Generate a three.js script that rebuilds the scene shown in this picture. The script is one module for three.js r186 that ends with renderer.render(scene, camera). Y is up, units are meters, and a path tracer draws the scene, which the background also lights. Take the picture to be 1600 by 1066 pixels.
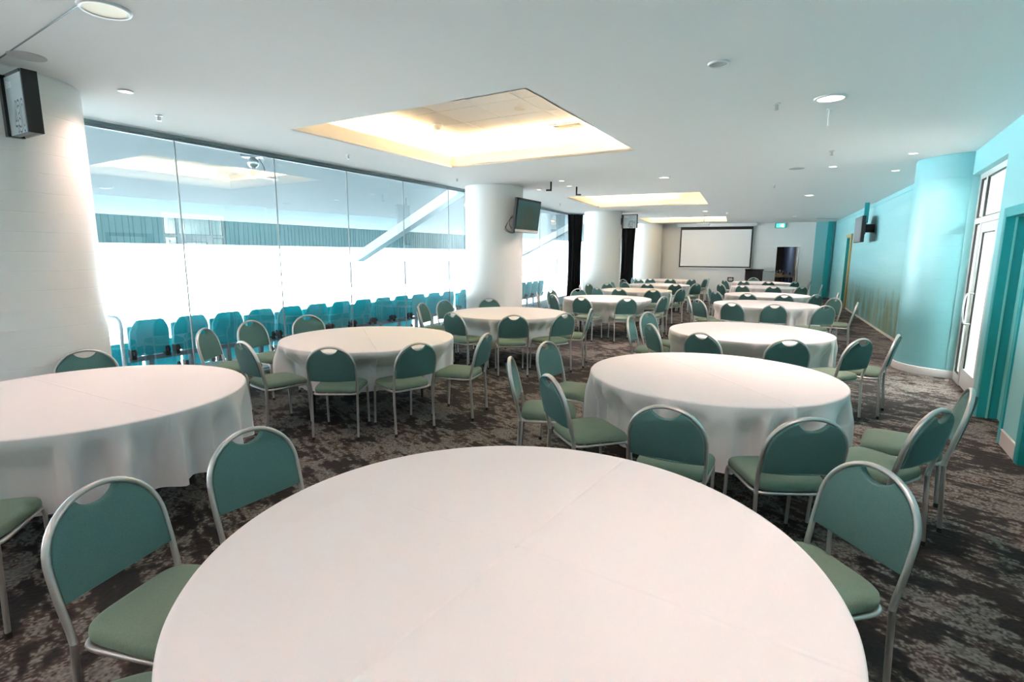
import * as THREE from 'three';
import { mergeGeometries, toCreasedNormals } from 'three/addons/utils/BufferGeometryUtils.js';
import { RoundedBoxGeometry } from 'three/addons/geometries/RoundedBoxGeometry.js';
import { RectAreaLightUniformsLib } from 'three/addons/lights/RectAreaLightUniformsLib.js';

// ---------------------------------------------------------------- camera, sky, sun, exposure
const scene = new THREE.Scene();
const FOCAL = 823, PITCH = Math.atan(135 / 823), EYE = 1.65, ROLL = THREE.MathUtils.degToRad(0.3);   // 1600 x 1066 frame
const camera = new THREE.PerspectiveCamera(2 * THREE.MathUtils.radToDeg(Math.atan(533 / FOCAL)), 1600 / 1066, 0.05, 600);
camera.rotation.order = 'YXZ';
camera.position.set(0, EYE, 0);
camera.rotation.set(-PITCH, 0, ROLL);
scene.add(camera);

const renderer = new THREE.WebGLRenderer({ antialias: true });
renderer.toneMapping = THREE.LinearToneMapping;
renderer.toneMappingExposure = 2.85;
renderer.shadowMap.enabled = true;
RectAreaLightUniformsLib.init();

const SKY = new THREE.Color().setRGB(2.8, 3.1, 3.3);
scene.background = SKY;
const sun = new THREE.DirectionalLight(new THREE.Color().setRGB(1, 0.95, 0.93), 82);
// the field runs along the room: AX = along the room, IN = from the glass into the room (x, forward)
const AX = [0.5075, 0.8616], IN = [0.8616, -0.5075];
sun.position.set((AX[0] * 0.75 + IN[0] * 0.3) * 100, 62, -(AX[1] * 0.75 + IN[1] * 0.3) * 100);
sun.castShadow = true;
Object.assign(sun.shadow.camera, { left: -220, right: 220, top: 220, bottom: -220, near: 1, far: 500 });
sun.shadow.mapSize.set(4096, 4096);
scene.add(sun, sun.target);

// ---------------------------------------------------------------- helpers
const CEIL = 3.0;
const V = (x, f, h = 0) => new THREE.Vector3(x, h, -f);            // x right, f forward, h up
// a pixel of the 1600 x 1066 frame met with the level at height h: [x, forward]
function at(px, py, h) {
  const u = (px - 800) / FOCAL, v = (py - 533) / FOCAL, cr = Math.cos(ROLL), sr = Math.sin(ROLL), c = Math.cos(PITCH), s = Math.sin(PITCH);
  const x = u * cr + v * sr, y = -u * sr + v * cr, t = (h - EYE) / -(y * c + s);
  return [x * t, (c - y * s) * t];
}
let seed = 7;
const rnd = () => { seed = (seed * 1664525 + 1013904223) >>> 0; return seed / 4294967296; };
const names = new Map();
function numbered(name) {
  const n = names.get(name) || 0; names.set(name, n + 1);
  return n ? name + '_' + String(n).padStart(3, '0') : name;
}
function shadows(o) { o.traverse(m => { if (m.isMesh) { m.castShadow = true; m.receiveShadow = true; } }); return o; }
function part(parent, name, geometry, material, pos, label) {
  const m = new THREE.Mesh(geometry, material); m.name = name; m.castShadow = m.receiveShadow = true;
  if (pos) m.position.set(...pos);
  if (label) m.userData.label = label;
  parent.add(m); return m;
}
function thing(name, label, category, pos = [0, 0, 0], turn = 0, group) {
  const o = new THREE.Group(); o.name = numbered(name); o.position.set(...pos); o.rotation.y = turn;
  o.userData = { label, category }; if (group) o.userData.group = group;
  scene.add(o); return o;
}
function structure(name, label, pos = [0, 0, 0], turn = 0) {
  const o = new THREE.Group(); o.name = name; o.position.set(...pos); o.rotation.y = turn;
  o.userData = { kind: 'structure', label, category: name.split('_')[0] }; scene.add(o); return o;
}
const box = (x0, x1, y0, y1, z0, z1) => new THREE.BoxGeometry(x1 - x0, y1 - y0, z1 - z0).translate((x0 + x1) / 2, (y0 + y1) / 2, (z0 + z1) / 2);
const rbox = (x0, x1, y0, y1, z0, z1, r = 0.006, n = 2) => new RoundedBoxGeometry(x1 - x0, y1 - y0, z1 - z0, n, r).translate((x0 + x1) / 2, (y0 + y1) / 2, (z0 + z1) / 2);
const merge = gs => mergeGeometries(gs.map(g => (g.index ? g.toNonIndexed() : g)).map(g => { for (const k of Object.keys(g.attributes)) if (!['position', 'normal', 'uv'].includes(k)) g.deleteAttribute(k); return g; }));
const cyl = (r0, r1, y0, y1, n = 24) => new THREE.CylinderGeometry(r1, r0, y1 - y0, n).translate(0, (y0 + y1) / 2, 0);
// a tube with an oval section (a across the path's plane, b along the given side direction)
function sweep(pts, ra, rb, side, n = 8, closed = false) {
  const pos = [], idx = [], N = pts.length;
  for (let i = 0; i < N; i++) {
    const p = pts[i], q0 = pts[closed ? (i + N - 1) % N : Math.max(i - 1, 0)], q1 = pts[closed ? (i + 1) % N : Math.min(i + 1, N - 1)];
    const t = new THREE.Vector3().subVectors(q1, q0).normalize();
    const b = side.clone().addScaledVector(t, -side.dot(t)).normalize(), a = new THREE.Vector3().crossVectors(t, b);
    for (let k = 0; k < n; k++) { const w = k / n * Math.PI * 2; const v = p.clone().addScaledVector(a, Math.cos(w) * ra).addScaledVector(b, Math.sin(w) * rb); pos.push(v.x, v.y, v.z); }
  }
  const L = closed ? N : N - 1;
  for (let i = 0; i < L; i++) for (let k = 0; k < n; k++) {
    const i2 = (i + 1) % N, a = i * n + k, b = i * n + (k + 1) % n, c = i2 * n + k, d = i2 * n + (k + 1) % n; idx.push(a, c, b, b, c, d);
  }
  if (!closed) for (const e of [0, N - 1]) for (let k = 1; k < n - 1; k++) e ? idx.push(e * n, e * n + k, e * n + k + 1) : idx.push(0, k + 1, k);
  const g = new THREE.BufferGeometry(); g.setAttribute('position', new THREE.Float32BufferAttribute(pos, 3));
  g.setAttribute('uv', new THREE.Float32BufferAttribute(new Float32Array(pos.length / 3 * 2), 2)); g.setIndex(idx); g.computeVertexNormals(); return g;
}
const curve = (pts, n) => new THREE.CatmullRomCurve3(pts.map(p => new THREE.Vector3(...p)), false, 'centripetal').getPoints(n);

// ---------------------------------------------------------------- textures
function tiledNoise(period, s, rows = period) {                                    // value noise that repeats every `period` cells
  let k = s; const r = () => { k = (k * 1664525 + 1013904223) >>> 0; return k / 4294967296; };
  const g = Float32Array.from({ length: period * rows }, r);
  return (x, y) => {
    const xi = Math.floor(x), yi = Math.floor(y), fx = x - xi, fy = y - yi, m = v => ((v % period) + period) % period, my = v => ((v % rows) + rows) % rows;
    const sx = fx * fx * (3 - 2 * fx), sy = fy * fy * (3 - 2 * fy);
    const a = g[my(yi) * period + m(xi)], b = g[my(yi) * period + m(xi + 1)], c = g[my(yi + 1) * period + m(xi)], d = g[my(yi + 1) * period + m(xi + 1)];
    return (a + (b - a) * sx) * (1 - sy) + (c + (d - c) * sx) * sy;
  };
}
function dataTexture(n, fn, srgb, repeat = 1) {
  const d = new Uint8Array(n * n * 4);
  for (let y = 0; y < n; y++) for (let x = 0; x < n; x++) { const c = fn(x / n, y / n), i = (y * n + x) * 4; d[i] = c[0]; d[i + 1] = c[1]; d[i + 2] = c[2]; d[i + 3] = 255; }
  const t = new THREE.DataTexture(d, n, n); t.magFilter = THREE.LinearFilter; t.minFilter = THREE.LinearMipmapLinearFilter; t.generateMipmaps = true;
  t.wrapS = t.wrapT = THREE.RepeatWrapping; t.repeat.set(repeat, repeat); if (srgb) t.colorSpace = THREE.SRGBColorSpace; t.needsUpdate = true; return t;
}
const clamp01 = v => Math.min(1, Math.max(0, v)), mix = (a, b, t) => a + (b - a) * t, sstep = (a, b, v) => { const t = clamp01((v - a) / (b - a)); return t * t * (3 - 2 * t); };
// carpet: charcoal and taupe yarn with worn pale streaks, 5 m repeat
const cn = [8, 24, 60, 150, 512].map((p, i) => tiledNoise(p, 11 + i)), cs = tiledNoise(18, 77, 58), cs2 = tiledNoise(56, 78, 190);
const carpetMap = dataTexture(1536, (u, v) => {
  const big = cn[0](u * 8, v * 8), mid = cn[1](u * 24, v * 24), sm = cn[2](u * 60, v * 60), st = cs(u * 18, v * 58), st2 = cs2(u * 56, v * 190), fine = cn[4](u * 512, v * 512), f2 = cn[3](u * 150, v * 150);
  const field = 0.26 * big + 0.26 * mid + 0.26 * st + 0.22 * sm;
  const pale = sstep(0.47, 0.6, field + (st2 - 0.5) * 0.42 + (f2 - 0.5) * 0.2 + (fine - 0.5) * 0.3), dark = sstep(0.5, 0.36, field + (st2 - 0.5) * 0.3 + (f2 - 0.5) * 0.2);
  const w = big * 0.6 + mid * 0.4;
  let c = [mix(64, 78, w), mix(54, 66, w), mix(49, 60, w)];
  c = c.map((q, i) => mix(q, [130, 133, 129][i], pale * 0.58)); c = c.map((q, i) => mix(q, [24, 22, 22][i], dark * 0.9));
  const g = 0.72 + 0.56 * fine; return c.map(q => Math.min(255, q * g));
}, true);
const carpetBump = dataTexture(512, (u, v) => { const f = 255 * (0.5 * cn[4](u * 512, v * 512) + 0.5 * cn[3](u * 150, v * 150)); return [f, f, f]; }, false);
// tablecloth relief: weave, soft wrinkles, ironed fold lines. uv covers 2.8 m of cloth
const wn = [tiledNoise(9, 3), tiledNoise(26, 4), tiledNoise(70, 5)];
const clothBump = dataTexture(1024, (u, v) => {
  const x = (u - 0.5) * 2.8, y = (v - 0.5) * 2.8, a = wn[0](u * 9, v * 9), wr = Math.abs(wn[1](u * 26 + a * 2, v * 26 - a * 2) - 0.5) * 2, f = wn[2](u * 70, v * 70);
  let h = 0.2 + 0.12 * a + 0.09 * wr + 0.03 * f;
  for (const [d, k] of [[x, 0.55], [y - 0.03, 0.26], [x - 0.7, 0.16], [x + 0.7, 0.1], [y + 0.68, 0.06], [y - 0.72, 0.06]]) h += k * Math.exp(-(d * d) / (2 * 0.005 * 0.005));
  return [h * 255, h * 255, h * 255];
}, false);
const fabricBump = dataTexture(256, (u, v) => { const f = 255 * (0.5 * cn[3](u * 150, v * 150) + 0.5 * rnd()); return [f, f, f]; }, false);
const fabricMap = dataTexture(256, (u, v) => { const k = 205 + 50 * (0.6 * rnd() + 0.4 * cn[3](u * 150, v * 150)); return [k, k, k]; }, true);
function canvasTexture(w, h, draw) {
  const c = document.createElement('canvas'); c.width = w; c.height = h; draw(c.getContext('2d'), w, h);
  const t = new THREE.CanvasTexture(c); t.colorSpace = THREE.SRGBColorSpace; return t;
}

// ---------------------------------------------------------------- materials
const lin = (r, g, b) => new THREE.Color().setRGB(r, g, b);
const std = o => new THREE.MeshStandardMaterial(o), phy = o => new THREE.MeshPhysicalMaterial(o);
const M = {
  carpet: std({ map: carpetMap, bumpMap: carpetBump, bumpScale: 0.004, roughness: 0.96 }),
  ceiling: std({ color: lin(0.9, 0.895, 0.88), roughness: 0.9 }),
  plaster: std({ color: lin(0.8, 0.79, 0.78), roughness: 0.7 }),
  whiteGloss: std({ color: lin(0.82, 0.82, 0.81), roughness: 0.42 }),
  warmWhite: std({ color: lin(0.84, 0.78, 0.7), roughness: 0.8 }),
  tile: std({ color: lin(0.8, 0.77, 0.73), roughness: 0.92 }),
  aqua: std({ color: lin(0.23, 0.53, 0.56), roughness: 0.5 }),
  aquaGloss: std({ color: lin(0.2, 0.5, 0.54), roughness: 0.34 }),
  aquaDoor: std({ color: lin(0.2, 0.58, 0.56), roughness: 0.4 }),
  teal: std({ color: lin(0.012, 0.32, 0.345), roughness: 0.38 }),
  skirting: std({ color: lin(0.5, 0.47, 0.45), roughness: 0.6 }),
  skirtingWhite: std({ color: lin(0.72, 0.72, 0.72), roughness: 0.5 }),
  alu: std({ color: lin(0.72, 0.71, 0.7), roughness: 0.4, metalness: 0.35 }),
  steel: std({ color: lin(0.62, 0.62, 0.61), roughness: 0.3, metalness: 1 }),
  chairMetal: std({ color: lin(0.56, 0.555, 0.54), roughness: 0.36, metalness: 0.85 }),
  sealant: std({ color: lin(0.3, 0.36, 0.38), roughness: 0.6 }),
  darkTrack: std({ color: lin(0.2, 0.26, 0.28), roughness: 0.45, metalness: 0.5 }),
  rubber: std({ color: lin(0.02, 0.02, 0.02), roughness: 0.7 }),
  black: std({ color: lin(0.012, 0.012, 0.013), roughness: 0.55 }),
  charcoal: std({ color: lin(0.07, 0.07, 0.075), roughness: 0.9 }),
  blackGloss: std({ color: lin(0.01, 0.012, 0.013), roughness: 0.15 }),
  screenGlass: phy({ color: lin(0.005, 0.03, 0.034), roughness: 0.12, clearcoat: 0.6, clearcoatRoughness: 0.1 }),
  curtain: std({ color: lin(0.008, 0.008, 0.009), roughness: 0.95 }),
  backFabric: phy({ color: lin(0.085, 0.21, 0.2), map: fabricMap, roughness: 0.85, bumpMap: fabricBump, bumpScale: 0.0006, sheen: 0.8, sheenColor: lin(0.4, 0.66, 0.7), sheenRoughness: 0.5 }),
  seatFabric: phy({ color: lin(0.215, 0.315, 0.24), map: fabricMap, roughness: 0.88, bumpMap: fabricBump, bumpScale: 0.0006, sheen: 0.3, sheenColor: lin(0.5, 0.6, 0.5), sheenRoughness: 0.5 }),
  cloth: phy({ color: lin(0.83, 0.79, 0.79), roughness: 0.82, bumpMap: clothBump, bumpScale: 0.006, sheen: 0.25, sheenRoughness: 0.6 }),
  wood: std({ color: lin(0.3, 0.2, 0.12), roughness: 0.6 }),
  olive: std({ color: lin(0.42, 0.33, 0.14), roughness: 0.5 }),
  glass: phy({ color: lin(0.85, 0.94, 0.985), transmission: 1, thickness: 0, roughness: 0, ior: 1.85 }),
  clearGlass: phy({ color: lin(0.95, 0.98, 0.97), transmission: 1, thickness: 0, roughness: 0, ior: 1.4, specularIntensity: 0.5 }),
  seatPlastic: phy({ color: lin(0.0, 0.52, 0.57), roughness: 1, clearcoat: 0.4, clearcoatRoughness: 0.2, transmission: 0.6, thickness: 0, side: THREE.DoubleSide }),
  concrete: std({ color: lin(0.6, 0.6, 0.58), roughness: 0.9 }),
  soffit: std({ color: lin(0.15, 0.255, 0.285), roughness: 0.85 }),  // slab is pale; painted darker to stand in for less light on it
  rakerPaint: std({ color: lin(0.82, 0.88, 0.9), roughness: 0.8 }),
  pitch: std({ color: lin(0.17, 0.17, 0.16), roughness: 0.95 }),
  stand: std({ color: lin(0.82, 0.79, 0.77), roughness: 0.9 }),
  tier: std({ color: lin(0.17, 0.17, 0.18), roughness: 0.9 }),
  standRow: std({ color: lin(0.62, 0.63, 0.68), roughness: 0.9 }),
  lavender: std({ color: lin(0.04, 0.038, 0.05), roughness: 0.9 }),
  shadedCladding: std({ color: lin(0.04, 0.078, 0.082), roughness: 0.85 }),  // shade under the far roof partly put into the band colours
  shadedCladdingDark: std({ color: lin(0.034, 0.069, 0.073), roughness: 0.85 }),
  screen: std({ color: lin(0.84, 0.83, 0.84), roughness: 0.8 }),
  beige: std({ color: lin(0.68, 0.63, 0.55), roughness: 0.6 }),
  lens: std({ color: lin(0.8, 0.78, 0.7), roughness: 0.5 }),
  grille: std({ color: lin(0.5, 0.51, 0.5), roughness: 0.8 }),
  lampOn: std({ color: lin(0.9, 0.88, 0.8), emissive: lin(1, 0.9, 0.74), emissiveIntensity: 2.2, roughness: 0.6 }),
  lampDim: std({ color: lin(0.85, 0.83, 0.72), emissive: lin(1, 0.95, 0.75), emissiveIntensity: 0.12, roughness: 0.6 }),
  tubeOn: std({ color: lin(0.9, 0.85, 0.7), emissive: lin(1, 0.76, 0.42), emissiveIntensity: 9, roughness: 0.6 }),
  panelOn: std({ color: lin(0.9, 0.9, 0.9), emissive: lin(1, 1, 0.97), emissiveIntensity: 2.5, roughness: 0.6 }),
};

// ---------------------------------------------------------------- room outline (x, forward)
const LR = [-7.0, 1.315], L1 = [-1.03, 11.45], L2 = [1.97, 18.17], L3 = [5.2, 24.25], B1 = [12.75, 21.25], R1 = [6.25, 7.55], RA = [4.1, 4.06], RR = [-0.012, -2.8];
const COFFERS = [[-0.43, 6.63, 30.2, 1.47], [3.25, 13.66, 23.6, 1.49], [6.63, 20.8, 22.7, 1.5]];   // centre, turn of the axis, half side
// a Group at p0 whose local x runs to p1; local z points to the right-hand side
function along(p0, p1) { return { pos: [p0[0], 0, -p0[1]], turn: Math.atan2(p1[1] - p0[1], p1[0] - p0[0]), len: Math.hypot(p1[0] - p0[0], p1[1] - p0[1]) }; }
{
  const outline = [LR, L1, L2, L3, B1, R1, RA, RR];
  const shape = grow => { const c = outline.reduce((a, p) => [a[0] + p[0] / 8, a[1] + p[1] / 8], [0, 0]); return new THREE.Shape(outline.map(p => { const d = [p[0] - c[0], p[1] - c[1]], l = Math.hypot(...d); return new THREE.Vector2(p[0] + d[0] / l * grow, p[1] + d[1] / l * grow); })); };
  const lay = (g, y) => g.rotateX(-Math.PI / 2).translate(0, y, 0);
  const floor = structure('floor', 'dark patterned carpet of charcoal, taupe and pale worn streaks');
  const fg = lay(new THREE.ExtrudeGeometry(shape(0.35), { depth: 0.2, bevelEnabled: false }), -0.2);
  { const p = fg.attributes.position, uv = fg.attributes.uv, c = Math.cos(-0.9), s = Math.sin(-0.9); for (let i = 0; i < p.count; i++) uv.setXY(i, (p.getX(i) * c - p.getZ(i) * s) / 5, (p.getX(i) * s + p.getZ(i) * c) / 5); }
  part(floor, 'carpet', fg, M.carpet);

  const ceiling = structure('ceiling', 'white plaster ceiling with three square lit coffers');
  const cs_ = shape(0.35);
  for (const [x, f, deg, h] of COFFERS) {
    const a = THREE.MathUtils.degToRad(deg), ux = [Math.cos(a), -Math.sin(a)], uy = [Math.sin(a), Math.cos(a)];
    cs_.holes.push(new THREE.Path([[-1, -1], [1, -1], [1, 1], [-1, 1]].map(([i, j]) => new THREE.Vector2(x + h * (i * ux[0] + j * uy[0]), f + h * (i * ux[1] + j * uy[1])))));
  }
  part(ceiling, 'plaster_board', lay(new THREE.ExtrudeGeometry(cs_, { depth: 0.03, bevelEnabled: false }), CEIL), M.ceiling);
  part(ceiling, 'roof_slab', lay(new THREE.ExtrudeGeometry(shape(0.8), { depth: 0.2, bevelEnabled: false }), 3.8), M.concrete);
  for (const [x, f, deg, h] of COFFERS) {
    const g = new THREE.Group(); g.name = 'coffer'; g.position.copy(V(x, f, CEIL)); g.rotation.y = -THREE.MathUtils.degToRad(deg); ceiling.add(g);
    // local x across the room, local -z along it
    const up = 0.17, top = 0.40, o = h + 0.32;
    part(g, 'upstand', merge([box(-h - 0.02, -h, 0, up, -h - 0.02, h + 0.02), box(h, h + 0.02, 0, up, -h - 0.02, h + 0.02), box(-h, h, 0, up, -h - 0.02, -h), box(-h, h, 0, up, h, h + 0.02)]), M.warmWhite);
    part(g, 'pocket_wall', merge([box(-o - 0.03, -o, 0.03, top, -o, o), box(o, o + 0.03, 0.03, top, -o, o), box(-o, o, 0.03, top, -o - 0.03, -o), box(-o, o, 0.03, top, o, o + 0.03), box(-o, o, top + 0.012, top + 0.03, -o, o)]), M.warmWhite);
    const n = 6, w = 2 * o / n, tile = box(-w / 2 + 0.005, w / 2 - 0.005, top - 0.004, top + 0.012, -w / 2 + 0.005, w / 2 - 0.005);
    for (let i = 0; i < n; i++) for (let j = 0; j < n; j++) part(g, 'tile', tile, M.tile, [-o + w * (i + 0.5), 0, -o + w * (j + 0.5)]);
    part(g, 'tile_grid', box(-o, o, top + 0.004, top + 0.011, -o, o), M.skirting);
  }
  // the thin joint between two ceiling boards by the first column
  const ja = at(0, 90, CEIL), jb = at(134, 0, CEIL), J = along(ja, jb), t = structure('trim_1', 'thin dark joint line between ceiling boards', J.pos, J.turn);
  part(t, 'joint_strip', box(-1.5, J.len + 2, CEIL - 0.003, CEIL + 0.001, -0.005, 0.005), M.darkTrack);
}
// rear wall, out of the photograph
{ const A = along(RR, LR), w = structure('wall_rear', 'plain white wall', A.pos, A.turn); part(w, 'wall_panel', box(-0.3, A.len + 0.3, 0, 3.8, 0, 0.2), M.plaster); }

// ---------------------------------------------------------------- glazed wall on the left
function glazing(n, p0, p1, joints, label) {
  const A = along(p0, p1), w = structure('window_' + n, label, A.pos, A.turn);
  part(w, 'head_track', merge([box(0, A.len, CEIL - 0.035, CEIL + 0.02, -0.05, 0.05), box(0, A.len, CEIL - 0.06, CEIL - 0.035, -0.02, 0.02)]), M.darkTrack);
  part(w, 'sill_track', box(0, A.len, 0, 0.03, -0.04, 0.04), M.darkTrack);
  part(w, 'wall_above', box(-0.02, A.len + 0.02, CEIL + 0.02, 3.8, -0.12, 0.02), M.plaster);
  const e = [0, ...joints, A.len];
  for (let i = 0; i + 1 < e.length; i++) part(w, 'pane', box(e[i] + 0.003, e[i + 1] - 0.003, 0.02, CEIL - 0.03, -0.0005, 0.0005).toNonIndexed(), M.glass);
  for (const j of joints) part(w, 'joint', box(j - 0.006, j + 0.006, 0.03, CEIL - 0.04, -0.008, 0.008), M.sealant);
  return w;
}
const sL1 = L1[0] * AX[0] + L1[1] * AX[1], sLR = LR[0] * AX[0] + LR[1] * AX[1];
glazing(1, LR, L1, [-1.69, -0.38, 0.93, 2.24, 3.55, 4.86, 6.15, 7.46, 8.8].map(s => s - sLR), 'tall frameless glass wall looking out on the stadium seats');
glazing(2, L1, L2, [1.6, 3.0, 4.46, 6.0], 'tall glass wall between the second and third columns');
glazing(3, L2, L3, [1.4, 2.8, 4.2, 5.6], 'tall glass wall beside the screen end');

// ---------------------------------------------------------------- columns
function column(x, f, r, m, label, base) {
  const pts = [], o = thing('column', label, 'column', [x, 0, -f], 0);
  pts.push(new THREE.Vector2(r, 0));
  for (let y = 0.15; y < CEIL - 0.03; y += 0.15) pts.push(...[[0, -0.02], [0, -0.004], [0, -0.003], [-0.0012, -0.001], [-0.0012, 0.001], [0, 0.003], [0, 0.004], [0, 0.02]].map(q => new THREE.Vector2(r + q[0], y + q[1])));
  pts.push(new THREE.Vector2(r, CEIL - 0.012), new THREE.Vector2(r - 0.006, CEIL - 0.010), new THREE.Vector2(r - 0.006, CEIL));
  part(o, 'shaft', new THREE.LatheGeometry(pts, 96), m);
  if (base) part(o, 'base_ring', new THREE.LatheGeometry([[r + 0.001, 0], [r + 0.018, 0], [r + 0.018, 0.1], [r + 0.012, 0.108], [r + 0.001, 0.108]].map(p => new THREE.Vector2(...p)), 96), base);
  return o;
}
column(-4.2, 4.45, 0.6, M.whiteGloss, 'thick round white column carrying the 430 sign');
column(-0.38, 11.1, 0.59, M.whiteGloss, 'thick round white column carrying a television');
column(2.9, 17.3, 0.6, M.whiteGloss, 'thick round white column carrying the 431 sign');
column(5.95, 23.6, 0.6, M.whiteGloss, 'round white column in the corner left of the projection screen');
column(6.36, 7.6, 0.62, M.aquaGloss, 'thick round turquoise column beside the glazed door', M.skirtingWhite);

// ---------------------------------------------------------------- right wall, near stretch with doors
{
  const A = along(RA, R1), w = structure('wall_right', 'turquoise painted wall with door recesses', A.pos, A.turn), T = 0.3;
  const piece = (u0, u1, h0, h1) => box(u0, u1, h0, h1, 0, T);
  part(w, 'wall_panel', merge([piece(-8.2, -0.97, 0, 3.8), piece(-0.97, -0.02, 2.07, 3.8), piece(-0.02, 0.58, 0, 3.8), piece(0.58, 1.5, 2.07, 3.8), piece(1.5, 1.84, 0, 3.8), piece(1.84, 3.57, 2.7, 3.8), piece(3.57, 4.5, 0, 3.8)]), M.aqua);
  const sk = structure('baseboard_right', 'grey skirting board with a pale top edge', A.pos, A.turn);
  for (const [a, b] of [[-8, -1.03], [0.04, 0.55]]) { part(sk, 'skirting', box(a, b, 0, 0.13, -0.012, 0), M.skirting); part(sk, 'skirting_cap', box(a, b, 0.13, 0.14, -0.014, 0), M.skirtingWhite); }
  // two recessed flush doors
  [[0.58, 1.5, 1], [-0.97, -0.02, 2]].forEach(([a, b, n]) => {
    const d = structure('door_' + n, n === 1 ? 'flush turquoise door in a deep teal frame beside the glazed door' : 'flush turquoise door in a deep teal frame further along the wall', A.pos, A.turn);
    part(d, 'jamb', merge([box(b - 0.03, b + 0.0, 0, 2.07, -0.012, 0.2), box(b - 0.012, b + 0.075, 0, 2.13, -0.014, -0.0005)]), M.teal);
    part(d, 'jamb', merge([box(a, a + 0.03, 0, 2.07, -0.012, 0.2), box(a - 0.06, a + 0.012, 0, 2.13, -0.014, -0.0005)]), M.teal);
    part(d, 'head', merge([box(a, b, 2.04, 2.07, -0.012, 0.2), box(a - 0.06, b + 0.075, 2.07, 2.13, -0.0142, -0.0005)]), M.teal);
    part(d, 'stop_bead', box(b - 0.045, b - 0.03, 0, 2.04, 0.06, 0.075), M.aquaDoor);
    const leaf = part(d, 'door_leaf', box(a + 0.034, b - 0.034, 0.008, 2.035, 0.15, 0.19), M.aquaDoor);
    const hx = a + 0.12;
    part(leaf, 'lever_handle', merge([rbox(hx - 0.022, hx + 0.022, 0.93, 1.12, 0.142, 0.15, 0.004), cyl(0.009, 0.009, 0, 0.05, 12).rotateX(-Math.PI / 2).translate(hx, 1.04, 0.145), rbox(hx - 0.01, hx + 0.12, 1.03, 1.05, 0.085, 0.1, 0.006)]), M.steel);
    part(leaf, 'lock_cylinder', cyl(0.012, 0.012, -0.01, 0.004, 16).rotateX(-Math.PI / 2).translate(hx, 0.96, 0.142), M.steel);
  });
  // glazed entrance with transom
  const d = structure('door_3', 'aluminium framed glazed door with side lights and transom', A.pos, A.turn), z0 = 0.08, z1 = 0.14;
  const bar = (u0, u1, h0, h1, a = z0, b = z1) => box(u0, u1, h0, h1, a, b);
  part(d, 'outer_frame', merge([bar(1.84, 1.91, 0, 2.7), bar(3.5, 3.57, 0, 2.7), bar(1.91, 3.5, 2.63, 2.7), bar(1.91, 3.5, 2.07, 2.14)]), M.alu);
  part(d, 'mullion', merge([bar(3.14, 3.2, 0, 2.07), bar(3.14, 3.2, 2.14, 2.63)]), M.alu);
  part(d, 'mullion', merge([bar(2.22, 2.28, 0, 2.07), bar(2.22, 2.28, 2.14, 2.63)]), M.alu);
  part(d, 'sill', merge([bar(1.91, 2.22, 0, 0.12), bar(3.2, 3.5, 0, 0.12)]), M.alu);
  for (const [a, b, c, e] of [[1.91, 2.22, 0.12, 2.07], [3.2, 3.5, 0.12, 2.07], [1.91, 2.22, 2.14, 2.63], [2.28, 3.14, 2.14, 2.63], [3.2, 3.5, 2.14, 2.63]]) {
    part(d, 'pane', box(a, b, c, e, 0.11, 0.111), M.clearGlass);
    part(d, 'gasket', merge([box(a, a + 0.012, c, e, 0.085, 0.108), box(b - 0.012, b, c, e, 0.085, 0.108), box(a, b, c, c + 0.012, 0.085, 0.108), box(a, b, e - 0.012, e, 0.085, 0.108)]), M.black);
  }
  const leaf = part(d, 'door_leaf', merge([bar(2.29, 2.39, 0.01, 2.06, 0.085, 0.13), bar(3.03, 3.13, 0.01, 2.06, 0.085, 0.13), bar(2.39, 3.03, 1.95, 2.06, 0.085, 0.13), bar(2.39, 3.03, 0.01, 0.24, 0.085, 0.13)]), M.alu);
  part(leaf, 'pane', box(2.39, 3.03, 0.24, 1.95, 0.107, 0.108), M.clearGlass);
  part(leaf, 'gasket', merge([box(2.39, 2.402, 0.24, 1.95, 0.088, 0.105), box(3.018, 3.03, 0.24, 1.95, 0.088, 0.105), box(2.39, 3.03, 1.938, 1.95, 0.088, 0.105)]), M.black);
  part(leaf, 'pull_handle', sweep(curve([[2.98, 1.2, 0.085], [2.98, 1.2, 0.03], [2.98, 1.17, 0.01], [2.98, 0.85, 0.01], [2.98, 0.82, 0.03], [2.98, 0.82, 0.085]], 40), 0.011, 0.011, new THREE.Vector3(1, 0, 0)), M.steel);
  // dark lettering running down the narrow side light; strokes only, its words cannot be read in the photograph
  { const g = []; let y = 1.98; const r0 = seed; while (y > 0.75) { const l = 0.03 + rnd() * 0.05; g.push(box(2.02, 2.02 + 0.05 + rnd() * 0.06, y - l, y, 0.1085, 0.1095)); y -= l + 0.02 + rnd() * 0.03; } seed = r0; part(d, 'lettering', merge(g), M.grille); }
  // corridor beyond the glazed door
  const c = structure('wall_corridor', 'white corridor behind the glazed door', A.pos, A.turn);
  part(c, 'wall_panel', merge([box(-0.2, 5.5, 0, 2.8, 2.2, 2.3), box(-0.3, -0.2, 0, 2.8, 0.3, 2.3), box(5.5, 5.6, 0, 2.8, 0.3, 2.3)]), M.plaster);
  part(c, 'reveal', merge([box(3.552, 3.57, 0, 2.7, 0.141, 0.31), box(1.84, 1.858, 0, 2.7, 0.141, 0.31), box(1.84, 3.57, 2.682, 2.7, 0.141, 0.31)]), M.whiteGloss);
  part(c, 'corridor_floor', box(-0.3, 5.6, -0.1, 0, 0.3, 2.3), M.concrete);
  part(c, 'corridor_ceiling', box(-0.3, 5.6, 2.8, 2.9, 0.3, 2.3), M.ceiling);
  const p = thing('ceiling_panel_light', 'lit ceiling panel in the corridor behind the glazed door', 'light', A.pos, A.turn);
  part(p, 'diffuser', box(1.7, 3.7, 2.78, 2.8, 0.9, 1.5), M.panelOn);
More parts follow.
